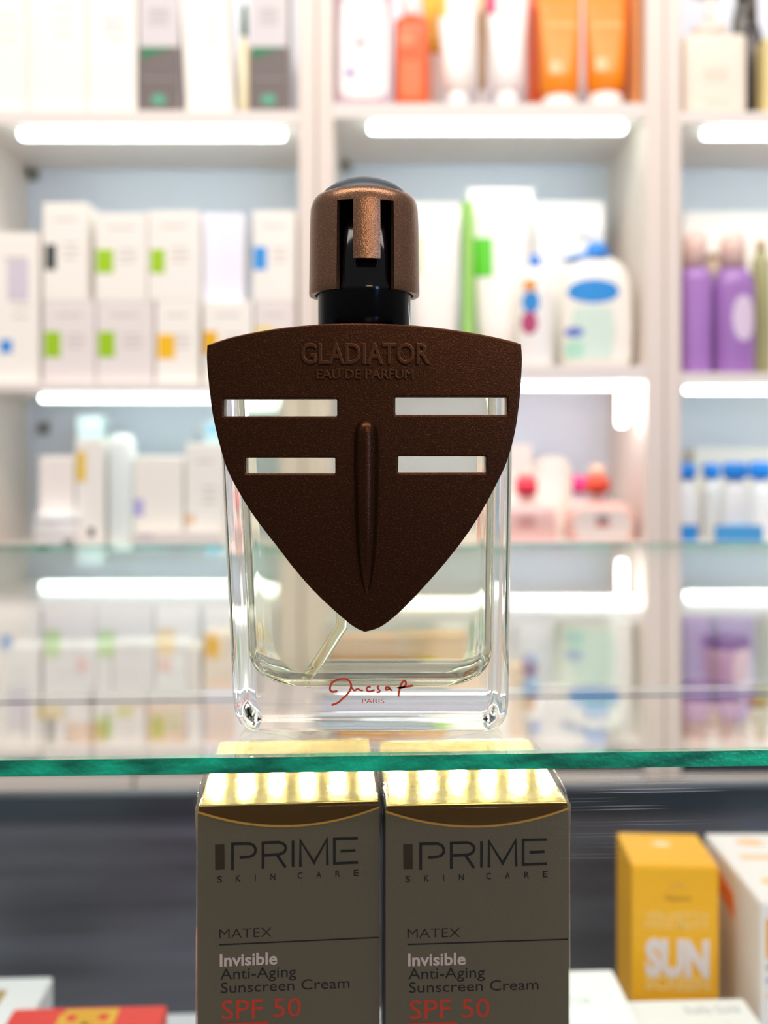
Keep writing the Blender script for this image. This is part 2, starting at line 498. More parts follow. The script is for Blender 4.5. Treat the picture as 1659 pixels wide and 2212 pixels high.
def squeeze(label, x0, x1, yt, ycap, zb, Y, col, capc='ffffff', prints=(), group=None, wb=.8, capw=.6, dd=2.2, rough=.35):
    """a tube standing on its cap: round at the foot, flat crimp on top"""
    xa, xb = X(x0, Y), X(x1, Y); cx, hw = (xa + xb) / 2, (xb - xa) / 2; cy = Y + dd
    t = empty('squeeze_tube', (cx, cy, zb), label, 'tube', group)
    zc = Z(ycap, Y); zt = Z(yt, Y)
    loft('cap', [sup(cx, cy, hw * capw * .96, dd * .75, zb), sup(cx, cy, hw * capw, dd * .8, zb + .3), sup(cx, cy, hw * capw, dd * .8, zc - .5), sup(cx, cy, hw * capw * .8, dd * .65, zc)], mat(capc, .3, name='plastic'), t)
    rings = [sup(cx, cy, hw * capw * .85, dd * .7, zc - .1), sup(cx, cy, hw * wb, dd, zc + 1.0)]
    for k in range(1, 8):
        u = k / 7; rings.append(sup(cx, cy, hw * (wb + (1 - wb) * u), dd * (1 - u) + .12, zc + 1 + (zt - zc - 1.8) * u, 2 + 3 * u))
    loft('body', rings, mat(col, rough, name='tube_plastic'), t)
    box('crimp', cx - hw, cx + hw, cy - .12, cy + .12, zt - 1.0, zt, mat(col, rough, name='tube_plastic'), t, .03)
    for p in prints:
        pa, pb = X(p[0], Y), X(p[2], Y); z0, z1 = Z(p[3], Y), Z(p[1], Y); v = []; f = []
        def yy(x, z):
            u = max(0, min(1, (z - zc - 1) / (zt - zc - 1.8))); w = hw * (wb + (1 - wb) * u); d = dd * (1 - u) + .12
            e = 2 + 3 * u; return cy - d * max(0, 1 - min(1, abs((x - cx) / w)) ** e) ** (1 / e)
        for i in range(9):
            x = pa + (pb - pa) * i / 8
            for j in range(7):
                z = z0 + (z1 - z0) * j / 6; v.append((x, yy(x, z) - .1, z))
        n = len(v); v += [(a, b + .12, c) for a, b, c in v]
        for i in range(8):
            for j in range(6):
                a = i * 7 + j; f.append((a, a + 7, a + 8, a + 1)); f.append((n + a + 1, n + a + 8, n + a + 7, n + a))
        mk('printed_label', v, f, mat(p[4], .4, name='print_ink'), t)
    return t


# ------------------------------------------------------------------ top row, left cabinet
zA = zf(L['A'][0]) + .02
G = 'plain cream cartons on the top left shelf'
carton('cream carton at the far left end of the top shelf', -48, 58, -120, zA, 127.6, group=G)
carton('cream carton with faint print, second from the left on the top shelf', 60, 186, -150, zA, 127.6, group=G)
carton('cream carton standing left of the dark and grey carton, top shelf', 188, 296, -120, zA, 127.6, group=G, prints=[(222, 32, 262, 70, 'efe4e2')])
for (a, b, lb, kb) in ((300, 388, 'grey and white carton with green swoosh left of the leaning cream carton', 0), (540, 622, 'grey and white carton with green swoosh at the right end of the left top shelf', 1)):
    t = carton(lb, a, b, -110, zA, 127.6, col='d9d3d4', group='grey cartons with a green swoosh', caption=False)
    Y = 127.6
    box('dark_band', X(a, Y) + .04, X(b, Y) - .04, Y - .06, Y + .02, zA + .05, Z(102, Y), mat('6f6462', .5, name='print_ink'), t)
    xa, xb = X(a + 6, Y), X(b - 8, Y); zt, n = Z(102, Y), 10
    v = []; f = []
    for k in range(n + 1):
        u = k / n; x = xa + (xb - xa) * u; zl = zt - 1.7 * (1 - u) ** 1.2 - .05
        v += [(x, Y - .1, zl), (x, Y - .1, zt), (x, Y - .05, zt), (x, Y - .05, zl)]
    for k in range(n):
        for j in range(4): f.append((4 * k + j, 4 * k + 4 + j, 4 * k + 4 + (j + 1) % 4, 4 * k + (j + 1) % 4))
    f += [(3, 2, 1, 0), (4 * n, 4 * n + 1, 4 * n + 2, 4 * n + 3)]
    mk('green_swoosh', v, f, mat('0f7a4a', .5, name='print_ink'), t)
    cx = (xa + xb) / 2; z0 = zA + 1.0
    loft('green_emblem', [[(cx + 1.1 * math.cos(q * math.pi / 6) * s, Y - .06 - dy, z0 + 1 + .8 * math.sin(q * math.pi / 6) * s) for q in range(12)] for dy, s in ((0, 1), (.05, 1))], mat('58a888', .5, name='print_ink'), t, smooth=False)
    strokes('printed_text', [[(X(a + 20, Y), Z(y, Y)), (X(b - 22, Y), Z(y, Y))] for y in (20, 30, 40, 52)], .25, mat('b4abac', .5), t, Y - .01, .02)
    strokes('printed_line', [[(X(a + 6, Y), Z(170, Y)), (X(b - 6, Y), Z(170, Y))]], .2, mat('9a8f8c', .5), t, Y - .06, .02)
t = carton('cream carton leaning left between the two green swoosh cartons', 402, 506, -110, zA + .24, 127.6, dep=4, tilt=-3.2)
t = flask('slim cream bottle with dark green cap squeezed beside the leaning carton', 513, 537, [(225, 1), (100, 1), (88, .7), (74, .45)], 127.7, zA, 'f3e6bd', dd=1.2,
          cap=[(74, .6), (40, .62), (8, .5), (0, .2)], capc='2e6a44')

# ------------------------------------------------------------------ top row, middle cabinet
zA = zf(Cc['A'][0]) + .02
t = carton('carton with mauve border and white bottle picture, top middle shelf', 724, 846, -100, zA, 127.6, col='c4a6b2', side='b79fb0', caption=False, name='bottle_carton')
Y = 127.6
v, f = [], []
prof = [(212, .4), (205, .78), (190, .86), (150, .86), (60, .86), (10, .8), (-10, .6), (-60, .3)]
cx = X(786, Y); hw = X(846, Y) - cx
for py, r in prof: v += [(cx - hw * r, Y - .06, Z(py, Y)), (cx + hw * r, Y - .06, Z(py, Y)), (cx + hw * r, Y, Z(py, Y)), (cx - hw * r, Y, Z(py, Y))]
for k in range(len(prof) - 1):
    for j in range(4): f.append((4 * k + j, 4 * k + (j + 1) % 4, 4 * k + 4 + (j + 1) % 4, 4 * k + 4 + j))
f += [(3, 2, 1, 0), (28, 29, 30, 31)]
mk('bottle_picture', v, f, mat('fffaf4', .5), t)
for (px, py, r, c) in ((778, 92, 12, 'e4b8c8'), (756, 158, 10, '8d7cc0'), (800, 150, 7, 'd8c0dc')):
    x, z, r = X(px, Y), Z(py, Y), r * .06
    loft('printed_flower', [[(x + r * (1 + .3 * math.cos(5 * q * math.pi / 12)) * math.cos(q * math.pi / 12), Y - .06 - dy, z + r * (1 + .3 * math.cos(5 * q * math.pi / 12)) * math.sin(q * math.pi / 12)) for q in range(24)] for dy in (0, .04)], mat(c, .5), t, smooth=False)
flask('orange red bottle with white cap beside the mauve bordered carton', 852, 928, [(212, 1), (60, 1), (38, .96), (28, .5)], 128, zA, 'f4662c', dd=1.9, e=4,
      cap=[(28, .5), (20, .55), (-20, .55), (-40, .5)], capc='fff4ee', prints=[(862, 130, 912, 210, 'f07a44'), (858, 70, 896, 100, 'f08a58')])
squeeze('yellow tube standing behind the orange red bottle', 912, 962, -60, 110, zA, 134, 'f0b428', capc='f3d9d0', dd=1.8)
squeeze('white tube with yellow edge, left of the magenta tipped tube', 942, 1038, -70, 190, zA, 128, 'fff6ee', prints=[(944, -30, 965, 26, 'f5b81c')], wb=.7, capw=.5, dd=2.2)
squeeze('tan tube standing in the gap between two white tubes', 1030, 1056, -30, 190, zA, 134, 'cdb48a', dd=1.2)
squeeze('white tube with magenta mark, left of the orange tubes', 1050, 1148, -70, 190, zA, 128, 'fdf4f0', prints=[(1052, -30, 1074, 20, 'd62a6c')], wb=.7, capw=.5, dd=2.2)
carton('dark orange carton behind the left orange tube', 1146, 1192, -80, zA, 134, dep=5, col='e8641c', caption=False)
G = 'orange tubes standing on white caps'
squeeze('orange tube standing on a white cap, left one of the pair', 1166, 1264, -60, 196, zA, 128, 'fb9216', capc='fff4ee', group=G, wb=.88, capw=.78, dd=2.4, prints=[(1185, 40, 1250, 52, 'ffb45e'), (1188, 130, 1214, 158, 'ffc48a')])
squeeze('orange tube standing on a white cap, right one of the pair', 1268, 1366, -60, 190, zA, 128, 'fb9010', capc='fff4ee', group=G, wb=.88, capw=.78, dd=2.4, prints=[(1285, 40, 1350, 52, 'ffb45e'), (1288, 122, 1312, 152, 'ffc48a')])
carton('brownish orange carton at the right end of the middle top shelf', 1368, 1385, -80, zA, 127.6, dep=10, col='d8863e', caption=False)
# ------------------------------------------------------------------ top row, right cabinet
zA = zf(R['A'][0]) + .02


def pump_top(t, cx, cy, hw, dd):
    Y = 128
    z = Z(70, Y)
    loft('pump_collar', [circ(cx, cy, 2.4, z - .1), circ(cx, cy, 2.4, z + 1.6), circ(cx, cy, 1.2, z + 2)], mat('f5e6da', .3), t)
    tube('pump_stem', [(cx, cy, z + 1.5), (cx, cy, z + 6)], .6, mat('fff4ea', .3), t)
    box('pump_head', cx - 2, cx + 1.4, cy - .9, cy + .9, z + 6, z + 7.4, mat('fff4ea', .3), t, .3)


flask('square cream lotion bottle with pump on the right top shelf', 1478, 1616, [(228, 1), (85, 1), (74, .96), (70, .55)], 128, zA, 'fbeedd', dd=2.6, e=9, extra=pump_top,
      prints=[(1518, 145, 1574, 172, 'f3ddcb'), (1520, 215, 1580, 222, 'eadccd')], name='pump_bottle')
flask('black bottle standing behind the square pump bottle', 1612, 1652, [(228, 1), (150, 1), (70, .95), (40, .5)], 131, zA, '2a2220', dd=1.2, cap=[(40, .5), (-30, .5)], capc='50463e')
flask('dark grey bottle partly hidden behind the pump head', 1590, 1634, [(225, 1), (40, 1), (0, .7)], 137, zA, '5a5a54', dd=1.4, cap=[(0, .6), (-50, .6)], capc='3a3a38')
carton('pale yellow carton at the right end of the right top shelf', 1653, 1700, 80, zA, 128, dep=4, col='f5e3a0', caption=False)

# ------------------------------------------------------------------ second row, left cabinet: two tiers of cartons
zB = zf(L['B'][0]) + .02
Y = 127.6
zT = Z(650, Y)
carton('tall white carton with violet print at the far left of the second shelf', -20, 84, 502, zB, prints=[(0, 734, 26, 762, '3a93e0'), (16, 560, 62, 650, 'ddd3de')], group=None)
GL = 'small white cartons in the lower tier of the second shelf'
GU = 'small white cartons in the upper tier of the second shelf'
LOW = [(92, 206, 'green', (96, 716, 131, 772, 'a3cf14')), (208, 332, 'green', (212, 716, 248, 772, 'a3cf14')),
       (336, 430, 'yellow', (340, 722, 378, 775, 'fdc40c')), (438, 546, 'yellow', (440, 715, 470, 765, 'f5b90c')), (549, 640, 'pale yellow', (552, 704, 590, 760, 'fbe08c'))]
LB = ['lower tier white carton with green square, under the black marked carton', 'lower tier white carton with green square, second from the left',
      'lower tier white carton with bright yellow square', 'lower tier white carton with amber square beside the shield corner', 'lower tier white carton right behind the shield top edge']
for (a, b, c, p), lb in zip(LOW, LB):
    carton(lb, a, b, 650, zB, prints=[p], group=GL, col=PAPER2 if c != 'yellow' else PAPER)
UP = [(92, 190, 438, (98, 528, 121, 583, '2f3a36'), 'upper tier tall white carton with black square'),
      (205, 318, 460, (208, 538, 245, 590, 'a9d615'), 'upper tier white carton with green square, left one of two'),
      (320, 430, 455, (325, 538, 356, 590, 'a9d615'), 'upper tier white carton with green square, right one of two'),
      (546, 640, 455, (548, 533, 576, 583, '2f9bea'), 'upper tier white carton with blue square')]
for a, b, yt, p, lb in UP:
    carton(lb, a, b, yt, zT + .02, prints=[p], group=GU)
carton('blank lilac white carton between the green and blue marked cartons', 438, 528, 460, zT + .02, Y=129.5, col='f3f1fb', caption=False, group=GU)

# ------------------------------------------------------------------ second row, middle cabinet
zB = zf(Cc['B'][0]) + .02
squeeze('tall white tube right behind the perfume cap', 884, 998, 428, 760, zB, 129, 'fdf6ee', prints=[(886, 505, 908, 590, 'b7e27a'), (912, 462, 968, 470, 'd9d2cc')], wb=.8, dd=2.4)
carton('slim green carton between two tall white tubes', 1000, 1024, 432, zB, 131, dep=4, col='9ed468', caption=False)
squeeze('tall white tube with bright green square right of the cap', 1014, 1158, 396, 760, zB, 130.6, 'fdf5ee', prints=[(1026, 508, 1066, 594, '55cc0c'), (1050, 462, 1118, 470, 'd9d0ca')], wb=.72, capw=.55, dd=2.6)
carton('wide white carton behind the blue capped pump bottle', 1150, 1306, 434, zB, 137, dep=6, col='fffdf8', caption=False)
carton('white carton behind the green square tube', 1040, 1146, 440, zB, 137, dep=6, col='fffaf4', caption=False)
flask('small white bottle with blue tip and orange logo, left of pump bottle', 1120, 1198, [(780, 1), (640, 1), (590, .8), (572, .35)], 127.2, zB, 'fffaf4', dd=1.5,
      cap=[(572, .3), (566, .32), (548, .28), (546, .1)], capc='2f8df0', prints=[(1130, 602, 1160, 630, 'f2a85a', 'oval'), (1128, 628, 1166, 676, '2f93dc', 'oval'), (1126, 672, 1162, 722, 'c04a78', 'oval')])


def pump2(t, cx, cy, hw, dd):
    Y = 128; x = X(1297, Y)
    loft('blue_collar', [circ(x, cy, 1.9, Z(552, Y)), circ(x, cy, 1.9, Z(540, Y)), circ(x, cy, 1.45, Z(536, Y)), circ(x, cy, 1.4, Z(519, Y))], mat('2a86e0', .35), t)
    tube('pump_stem', [(x, cy, Z(520, Y)), (x, cy, Z(495, Y))], .55, mat('f4f8fa', .3), t)
    tube('pump_nozzle', [(x + 1, cy, Z(492, Y)), (x, cy, Z(490, Y)), (x - 2.6, cy, Z(505, Y))], .5, mat('f4f8fa', .3), t)
    a = x - 1.8
    loft('blue_shoulder', [sup(a - .2, cy, 3.4, 1.6, Z(556, Y)), sup(a + .2, cy, 2.9, 1.4, Z(548, Y)), sup(a + .8, cy, 1.6, 1.1, Z(540, Y))], mat('3f8fe0', .35), t)


t = flask('large white pump bottle with blue oval label on the middle shelf', 1214, 1376, [(770, .98), (700, 1), (640, .97), (600, .9), (575, .78), (560, .62), (552, .45)], 128, zB, 'fffaf0', dd=2.6, e=2.8, extra=pump2,
          prints=[(1226, 603, 1340, 654, '2f96e4', 'oval'), (1222, 706, 1262, 728, '5f78d0', 'oval'), (1232, 662, 1330, 774, 'dcefe0'), (1222, 738, 1262, 774, 'b2e4cc')], name='pump_bottle')

# ------------------------------------------------------------------ second row, right cabinet
zB = zf(R['B'][0]) + .02
G = 'purple bottles with pink caps'
flask('purple bottle with slanted pink cap, left of the two', 1476, 1546, [(798, 1), (600, 1), (584, .92), (572, .6)], 128, zB, 'b07fc8', dd=2.1, e=2.6, cap=[(574, .72), (510, .70), (495, .45, .15), (488, .12, .3)], capc='f3cfc4', group=G)
flask('purple bottle with oval label and slanted pink cap', 1552, 1640, [(798, 1), (620, 1), (590, .85), (572, .55)], 128, zB, 'a878c0', dd=2.3, e=2.6, cap=[(574, .62), (512, .6), (497, .4, .15), (488, .12, .3)], capc='f3cfc4',
      prints=[(1582, 636, 1632, 736, 'e6d3ea', 'oval')], group=G)
carton('wide white carton behind the two purple bottles', 1476, 1700, 456, zB, 138, dep=6, col='fffaf4', caption=False)
flask('olive and brown bottle right of the purple bottles', 1632, 1672, [(795, 1), (700, 1), (560, .9), (540, .5)], 133, zB, 'a3a070', dd=1.4, cap=[(540, .5), (515, .5)], capc='c09a70')
flask('brown capped jar between the purple bottles, set back', 1530, 1566, [(795, 1), (600, 1), (560, .8)], 135, zB, 'cdb7a0', dd=1.4, cap=[(560, .7), (545, .7)], capc='a07c58')

# ------------------------------------------------------------------ third row, left cabinet
zC = zf(L['C'][0]) + .02
carton('cream carton at the left of the third shelf', 84, 160, 986, zC, 130, col='fbf3ec', caption=False)
carton('white carton with yellow strip and pale blue top on the third shelf', 163, 226, 948, zC, 130, col='faf6ee', caption=False, prints=[(165, 976, 186, 1040, 'f3cf5a')])
carton('pale blue carton standing behind the yellow strip carton', 166, 222, 898, zC, 137, dep=5, col='dff0f2', caption=False)
flask('white round shouldered bottle right of the yellow strip carton', 228, 286, [(1180, 1), (1000, 1), (960, .96), (945, .8), (938, .4)], 129, zC, 'f2fbf8', dd=1.8)
carton('cream carton with violet mark on the third shelf', 289, 396, 986, zC, 129.5, col='fcf8ee', caption=False, prints=[(290, 1078, 310, 1115, 'b9b3e6')])
carton('white carton with small orange mark beside the shield', 400, 484, 958, zC, 129.5, col='fbf8f0', prints=[(400, 1112, 420, 1132, 'f0c9a4')])
carton('pale teal carton behind the orange mark carton', 442, 510, 912, zC, 137, dep=5, col='cfe4e8', caption=False, prints=[(446, 918, 474, 936, '7fb4d2')])
loftj = flask('low white jar with dark cap at the front of the third shelf', 62, 160, [(1180, 1), (1140, 1), (1132, .9)], 127, zC, 'f3efec', dd=2.6, cap=[(1132, .95), (1110, .95)], capc='ffffff', name='jar', cat='jar', prints=[(136, 1165, 154, 1178, '8a8684')])
flask('tiny bottle with black cap in front of the round shouldered bottle', 180, 206, [(1185, 1), (1168, 1), (1160, .6)], 127.1, zC, 'efe9e4', dd=.8, cap=[(1160, .55), (1142, .55)], capc='2f3834')
carton('low cream carton with grey line lying in front of the violet mark carton', 285, 470, 1150, zC, 127, dep=2.2, col='efe7e0', caption=False, prints=[(296, 1153, 330, 1163, 'cfc8ce')])

# ------------------------------------------------------------------ third row, middle cabinet
zC = zf(Cc['C'][0]) + .02
GP = 'pink bottles with red caps'
flask('pink bottle with crimson cap beside the shield', 1078, 1206, [(1165, 1), (1110, .98), (1096, .85), (1088, .4)], 128, zC, 'f3c6bf', dd=2.2, e=5, cap=[(1070, .36, .0), (1036, .36, .0)], capc='f5304e', group=GP,
      prints=[(1120, 1112, 1156, 1128, 'd8a8a4'), (1118, 1126, 1158, 1140, 'd99a90')], extra=lambda t, cx, cy, hw, dd: (loft('neck', [circ(cx, cy, .9, Z(1092, 128)), circ(cx, cy, .9, Z(1068, 128))], mat('fbe0d8', .3), t), loft('pump_tip', [circ(cx, cy, 1.1, Z(1036, 128)), circ(cx, cy, 1.0, Z(1014, 128))], mat('f9d2c6', .3), t)))
flask('pink framed bottle with orange red cap, right of the crimson capped one', 1226, 1378, [(1165, 1), (1115, .99), (1098, .86), (1088, .6), (1084, .3)], 128, zC, 'eebfb4', dd=2.2, e=5, cap=[(1066, .34, -.05), (1034, .34, -.05)], capc='ee4a28', group=GP,
      prints=[(1240, 1102, 1366, 1165, 'efe0d8'), (1285, 1112, 1318, 1128, 'b9a6a4'), (1285, 1126, 1318, 1140, 'e09a88')], extra=lambda t, cx, cy, hw, dd: (loft('neck', [circ(cx - .3, cy, .9, Z(1086, 128)), circ(cx - .3, cy, .9, Z(1064, 128))], mat('fbe0d8', .3), t), loft('pump_tip', [circ(cx - .3, cy, 1.1, Z(1034, 128)), circ(cx - .3, cy, 1.0, Z(1006, 128))], mat('f8c8ae', .3), t)))
flask('magenta capped bottle peeking out behind the orange red cap', 1222, 1290, [(1160, 1), (1110, .9), (1080, .5)], 134, zC, 'f6dcd8', dd=1.6, cap=[(1066, .4), (1030, .4)], capc='f2288c')
flask('plain white bottle far behind the pink bottles', 1150, 1240, [(1140, 1), (1010, 1), (985, .6)], 140, zC, 'fff6ec', dd=2)
carton('white carton set back between the shield and pink bottles', 1060, 1150, 960, zC, 140, dep=5, col='fff8ee', caption=False)

# ------------------------------------------------------------------ third row, right cabinet
zC = zf(R['C'][0]) + .02
GB = 'clear bottles with blue caps and blue foot labels'
CL = 'f1f3f4'
for i, (a, b, c0, Yb, lb) in enumerate([(1464, 1514, 1002, 128, 'blue capped bottle nearest the cabinet side, third shelf right'), (1566, 1628, 1000, 128, 'blue capped bottle with cream front, third shelf right'),
                                        (1524, 1566, 1002, 133, 'blue capped bottle set back between two others'), (1624, 1680, 998, 133, 'blue capped bottle at the right frame edge')]):
    fr = [(a + 4, 1134, b - 2, 1168, '2f8edc')] if Yb == 128 else []
    flask(lb, a, b, [(1160, 1), (1100, 1), (1060, .8), (1034, .5)], Yb, zC, CL, dd=1.6, cap=[(1034, .8), (1030, .86), (1006, .86), (c0, .7)], capc='1586e6', group=GB, prints=fr)
carton('long blue and white carton lying in front of the cream bottle', 1548, 1650, 1136, zC, 127, dep=1.0, col='4fa4e0', caption=False)
carton('white carton behind the blue capped bottles', 1500, 1700, 968, zC, 139, dep=5, col='fff8ec', caption=False)

# ------------------------------------------------------------------ bottom row seen through the counter glass
zE = zf(L['E'][0]) + .02
Y = 127.6
z2 = Z(1500, Y)
for a, b, lb, pr in ((8, 52, 'pale blue white carton at the left end of the bottom shelf', []), (56, 140, 'white carton with mustard patch on the bottom shelf', [(78, 1512, 136, 1556, 'e6c65c')]),
                     (144, 228, 'peach footed white carton on the bottom shelf', [(146, 1560, 226, 1604, 'f1c49c')]), (232, 312, 'white carton with lime patch on the bottom shelf', [(250, 1526, 288, 1552, 'd2cc10'), (252, 1510, 310, 1526, 'e9c070')]),
                     (316, 400, 'peach carton with olive oval on the bottom shelf', [(360, 1536, 390, 1580, 'd0c468')]), (404, 440, 'narrow white carton with orange corner on the bottom shelf', [(414, 1506, 438, 1526, 'f3c382')]),
                     (444, 500, 'amber carton with blue corner on the bottom shelf', [(474, 1508, 498, 1522, 'b9d4ea')])):
    carton(lb, a, b, 1502, zE, prints=pr, col='f4c9a2' if 'peach carton' in lb else ('efc690' if 'amber' in lb else 'f8f0ea'), caption=False, group='cartons on the bottom left shelf')
carton('wide white carton with pale coral dot, left of two stacked cartons', 92, 240, 1398, z2 + .02, col='f6faf6', caption=False, prints=[(164, 1420, 190, 1452, 'f5c2ac')])
carton('wide white carton with coral dot, right of two stacked cartons', 243, 404, 1392, z2 + .02, col='f4f9f4', caption=False, prints=[(340, 1420, 370, 1452, 'f0b4a6')])
carton('narrow pale carton with blue cap strip, stacked at far left', 12, 88, 1398, z2 + .02, col='eff0ee', caption=False)
carton('pale grey carton stacked right of the coral dot cartons', 407, 436, 1400, z2 + .02, col='ece6da', caption=False)
carton('tan carton with painted yellow reflection stacked beside the bottle side', 440, 500, 1370, z2 + .02, col='ecd6b2', caption=False, prints=[(456, 1375, 484, 1422, 'f0c000'), (450, 1466, 500, 1488, 'f2bc74')])  # yellow spot stands in for a shelf label mirrored in the counter glass
zE = zf(Cc['E'][0]) + .02
carton('orange carton on the bottom shelf seen through the perfume liquid', 730, 850, 1392, zE, col='f0aa4c', caption=False)
carton('amber carton with lighter lid seen through the perfume liquid', 853, 965, 1386, zE, 128.4, col='eeb054', caption=False)
carton('tan carton on the bottom shelf just right of the bottle', 1104, 1132, 1440, zE, 128, dep=4, col='eec78e', caption=False)
flask('cyan topped bottle on the bottom shelf right of the tan carton', 1134, 1168, [(1590, 1), (1480, 1), (1462, .7)], 131, zE, 'dfeff2', dd=1.2, cap=[(1462, .9), (1420, .9)], capc='7ccbe8')
flask('white domed lotion bottle on the bottom shelf', 1142, 1268, [(1590, 1), (1530, 1), (1508, .8), (1494, .5)], 128, zE, 'f2f2f0', dd=2.2)
carton('pale green carton standing behind the domed bottle', 1206, 1344, 1330, zE, 136, dep=5, col='cfe2cf', caption=False, prints=[(1214, 1370, 1260, 1386, 'b5c6d2')])
flask('small jar with blue lid on the bottom shelf', 1268, 1320, [(1590, 1), (1562, 1), (1556, .9)], 128, zE, 'dfe8ec', dd=1.5, cap=[(1556, 1), (1540, 1)], capc='4a92d0', name='jar', cat='jar')
carton('tall white carton at the right end of the middle bottom shelf', 1330, 1371, 1345, zE, 131, dep=5, col='eef6f2', caption=False)
zE = zf(R['E'][0]) + .02
GJ = 'pinkish cream jars with dark lids'
flask('wide pink cream jar with dark purple lid, front of the right bottom shelf', 1466, 1618, [(1600, .72), (1570, .88), (1530, 1), (1518, .98)], 128, zE, 'ecd2ca', dd=3.4, e=2.2, cap=[(1518, 1), (1502, 1), (1498, .9)], capc='5b4a66', name='jar', cat='jar', group=GJ)
carton('pale blue white carton under the small pink jar', 1520, 1640, 1478, zE, 136, dep=6, col='e3e6ee', caption=False)
flask('small pink jar with dark lid sitting on the pale blue carton', 1532, 1632, [(1470, .9), (1420, 1), (1405, .98)], 136, Z(1478, 136) + .03, 'ecc9c2', dd=2.8, e=2.4, cap=[(1405, 1), (1385, 1)], capc='564a66', name='jar', cat='jar', group=GJ)
flask('golden tub at the right frame edge on the bottom shelf', 1622, 1668, [(1600, 1), (1560, 1), (1530, .95)], 128.5, zE, 'efe6dc', dd=1.4, cap=[(1530, 1), (1500, 1)], capc='cfa24c', name='jar', cat='jar')

# ------------------------------------------------------------------ glass display counter
TH = 2.3                                   # the counter stands slightly askew
E0 = (0, 21.65, 0)                         # middle of the front edge, top face
cnt = empty('display_counter', E0, 'glass display counter with thick green edged top and dark back panel', 'counter', rz=TH)
GT = thin_glass('counter_glass', (.975, .99, .98), gloss_rough=.012)
EG = mat('00a070', .25, name='glass_edge', spec=.6)
noise_color(EG, 1, '036b50', '10c090', .40, .68, vec=(60, 20, 200), detail=4)
noise_bump(EG, 900, .25)
v, f = boxv(-60, 60, 21.65, 65.9, -.37, 0)
mk('top_glass', v, f, [GT, EG], cnt, fm=[0, 0, 1, 1, 1, 1])
PG = thin_glass('pane_glass', (.96, .975, .97), ior=1.33, gloss_rough=.02, scratch=True)
v, f = boxv(-60, 60, 22.85, 23.05, -34, -.4)
mk('front_glass', v, f, [PG, EG], cnt, fm=[1, 1, 0, 1, 0, 1])
DARK = mat('4a4e58', .35, name='dark_wood_laminate')
noise_color(DARK, 1, '393b42', '565a66', .3, .7, vec=(4, 4, 70), detail=5)
box('back_panel', -60, 60, 65.0, 65.9, -95, -17.2, DARK, cnt, .1)
RAIL = mat('24303a', .3, name='dark_rail'); noise_color(RAIL, 1, '1a232b', '303d47', .3, .7, vec=(3, 3, 160), detail=5)
box('top_rail', -60, 60, 64.7, 65.0, -18.8, -17.25, RAIL, cnt, .05)
FLM = mat('dfe5ec', .4, name='white_base')
box('base_board', -60, 60, 23.1, 65, -34.6, -32.6, FLM, cnt)
box('front_panel', -60, 60, 22.6, 23.6, -95, -34.7, DARK, cnt)
box('inner_shelf', -30, 30, 23.15, 34, -17.0, -16.5, thin_glass('shelf_glass', (.93, .97, .95)), cnt)
ALU = mat('b9bcbc', .45, .6, name='aluminium')
pr = box('light_profile', -45, 45, 28.2, 29.0, -.62, -.38, ALU, cnt, .03)
DIO = mat('ffffff', .3, emit='fff4dc', es=230, name='diode')
x = -19.0
while x < 19:
    box('diode', x, x + .34, 28.45, 28.75, -.67, -.61, DIO, pr); x += .93
box('corner_post', -60, -59, 64, 65, -34, -.4, ALU, cnt)
box('corner_post', 59, 60, 64, 65, -34, -.4, ALU, cnt)

# ------------------------------------------------------------------ gold cartons under the glass
GOLD = mat('766950', .42, .55, name='gold_card')
noise_bump(GOLD, 1500, .12)
GTOP = mat('d2bd6a', .2, .8, name='gold_foil'); noise_bump(GTOP, 60, .12, .002)
TUCK = mat('6b4a12', .3, .7, name='dark_gold_tuck')
INK = mat('0c0b0a', .7, name='black_ink', spec=.1); BRN = mat('33200a', .7, name='brown_ink', spec=.1)
PINK = mat('dfc3b4', .5, name='pale_ink'); RED = mat('d8360a', .6, name='red_ink', spec=.2)
FILM = thin_glass('clear_film', (.985, .985, .98), ior=1.22, gloss_rough=.06, bump=(220, .35))
fx, fy, th = -4.71, 23.42, 4.0
FA = Face(fx, fy, th)
zt = -1.93; w, dpt, h = 4.60, 5.0, 14.45
t = empty('sunscreen_carton', (fx, fy, zt - h), 'film wrapped gold brown sunscreen carton under the glass, left of the pair', 'carton', 'gold brown sunscreen cartons', rz=th)
box('body', fx, fx + w, fy + .05, fy + dpt, zt - h, zt, GOLD, t, .04)
# top flap of shiny foil with a slanted front edge
v = [(fx + .02, fy + .03, zt), (fx + w - .02, fy + .03, zt), (fx + w - .02, fy + dpt - .02, zt), (fx + .02, fy + dpt - .02, zt)]
v += [(a, b, c + .05) for a, b, c in v]
mk('top_flap', v, boxv(0, 1, 0, 1, 0, 1)[1], GTOP, t, bevel=.02)
box('tuck_flap', fx + .03, fx + w - .03, fy + .02, fy + .06, zt - .7, zt - .0, TUCK, t)
n = 24; v = []; f = []
for k in range(n + 1):
    u = k / n; x = fx + w * u; z = zt - .08 - .42 * (1 - (2 * u - 1) ** 2)
    v += [(x, fy - .02, zt - h + .02), (x, fy - .02, z), (x, fy + .02, z), (x, fy + .02, zt - h + .02)]
for k in range(n):
    for j in range(4): f.append((4 * k + j, 4 * k + 4 + j, 4 * k + 4 + (j + 1) % 4, 4 * k + (j + 1) % 4))
f += [(3, 2, 1, 0), (4 * n, 4 * n + 1, 4 * n + 2, 4 * n + 3)]
fp = mk('front_panel', v, f, GOLD, t)
yp = fy - .022
strokes('curved_rim', [[(fx + w * k / n, zt - .1 - .42 * (1 - (2 * k / n - 1) ** 2)) for k in range(n + 1)]], .045, mat('e0a23c', .35, .4), t, yp, .01)


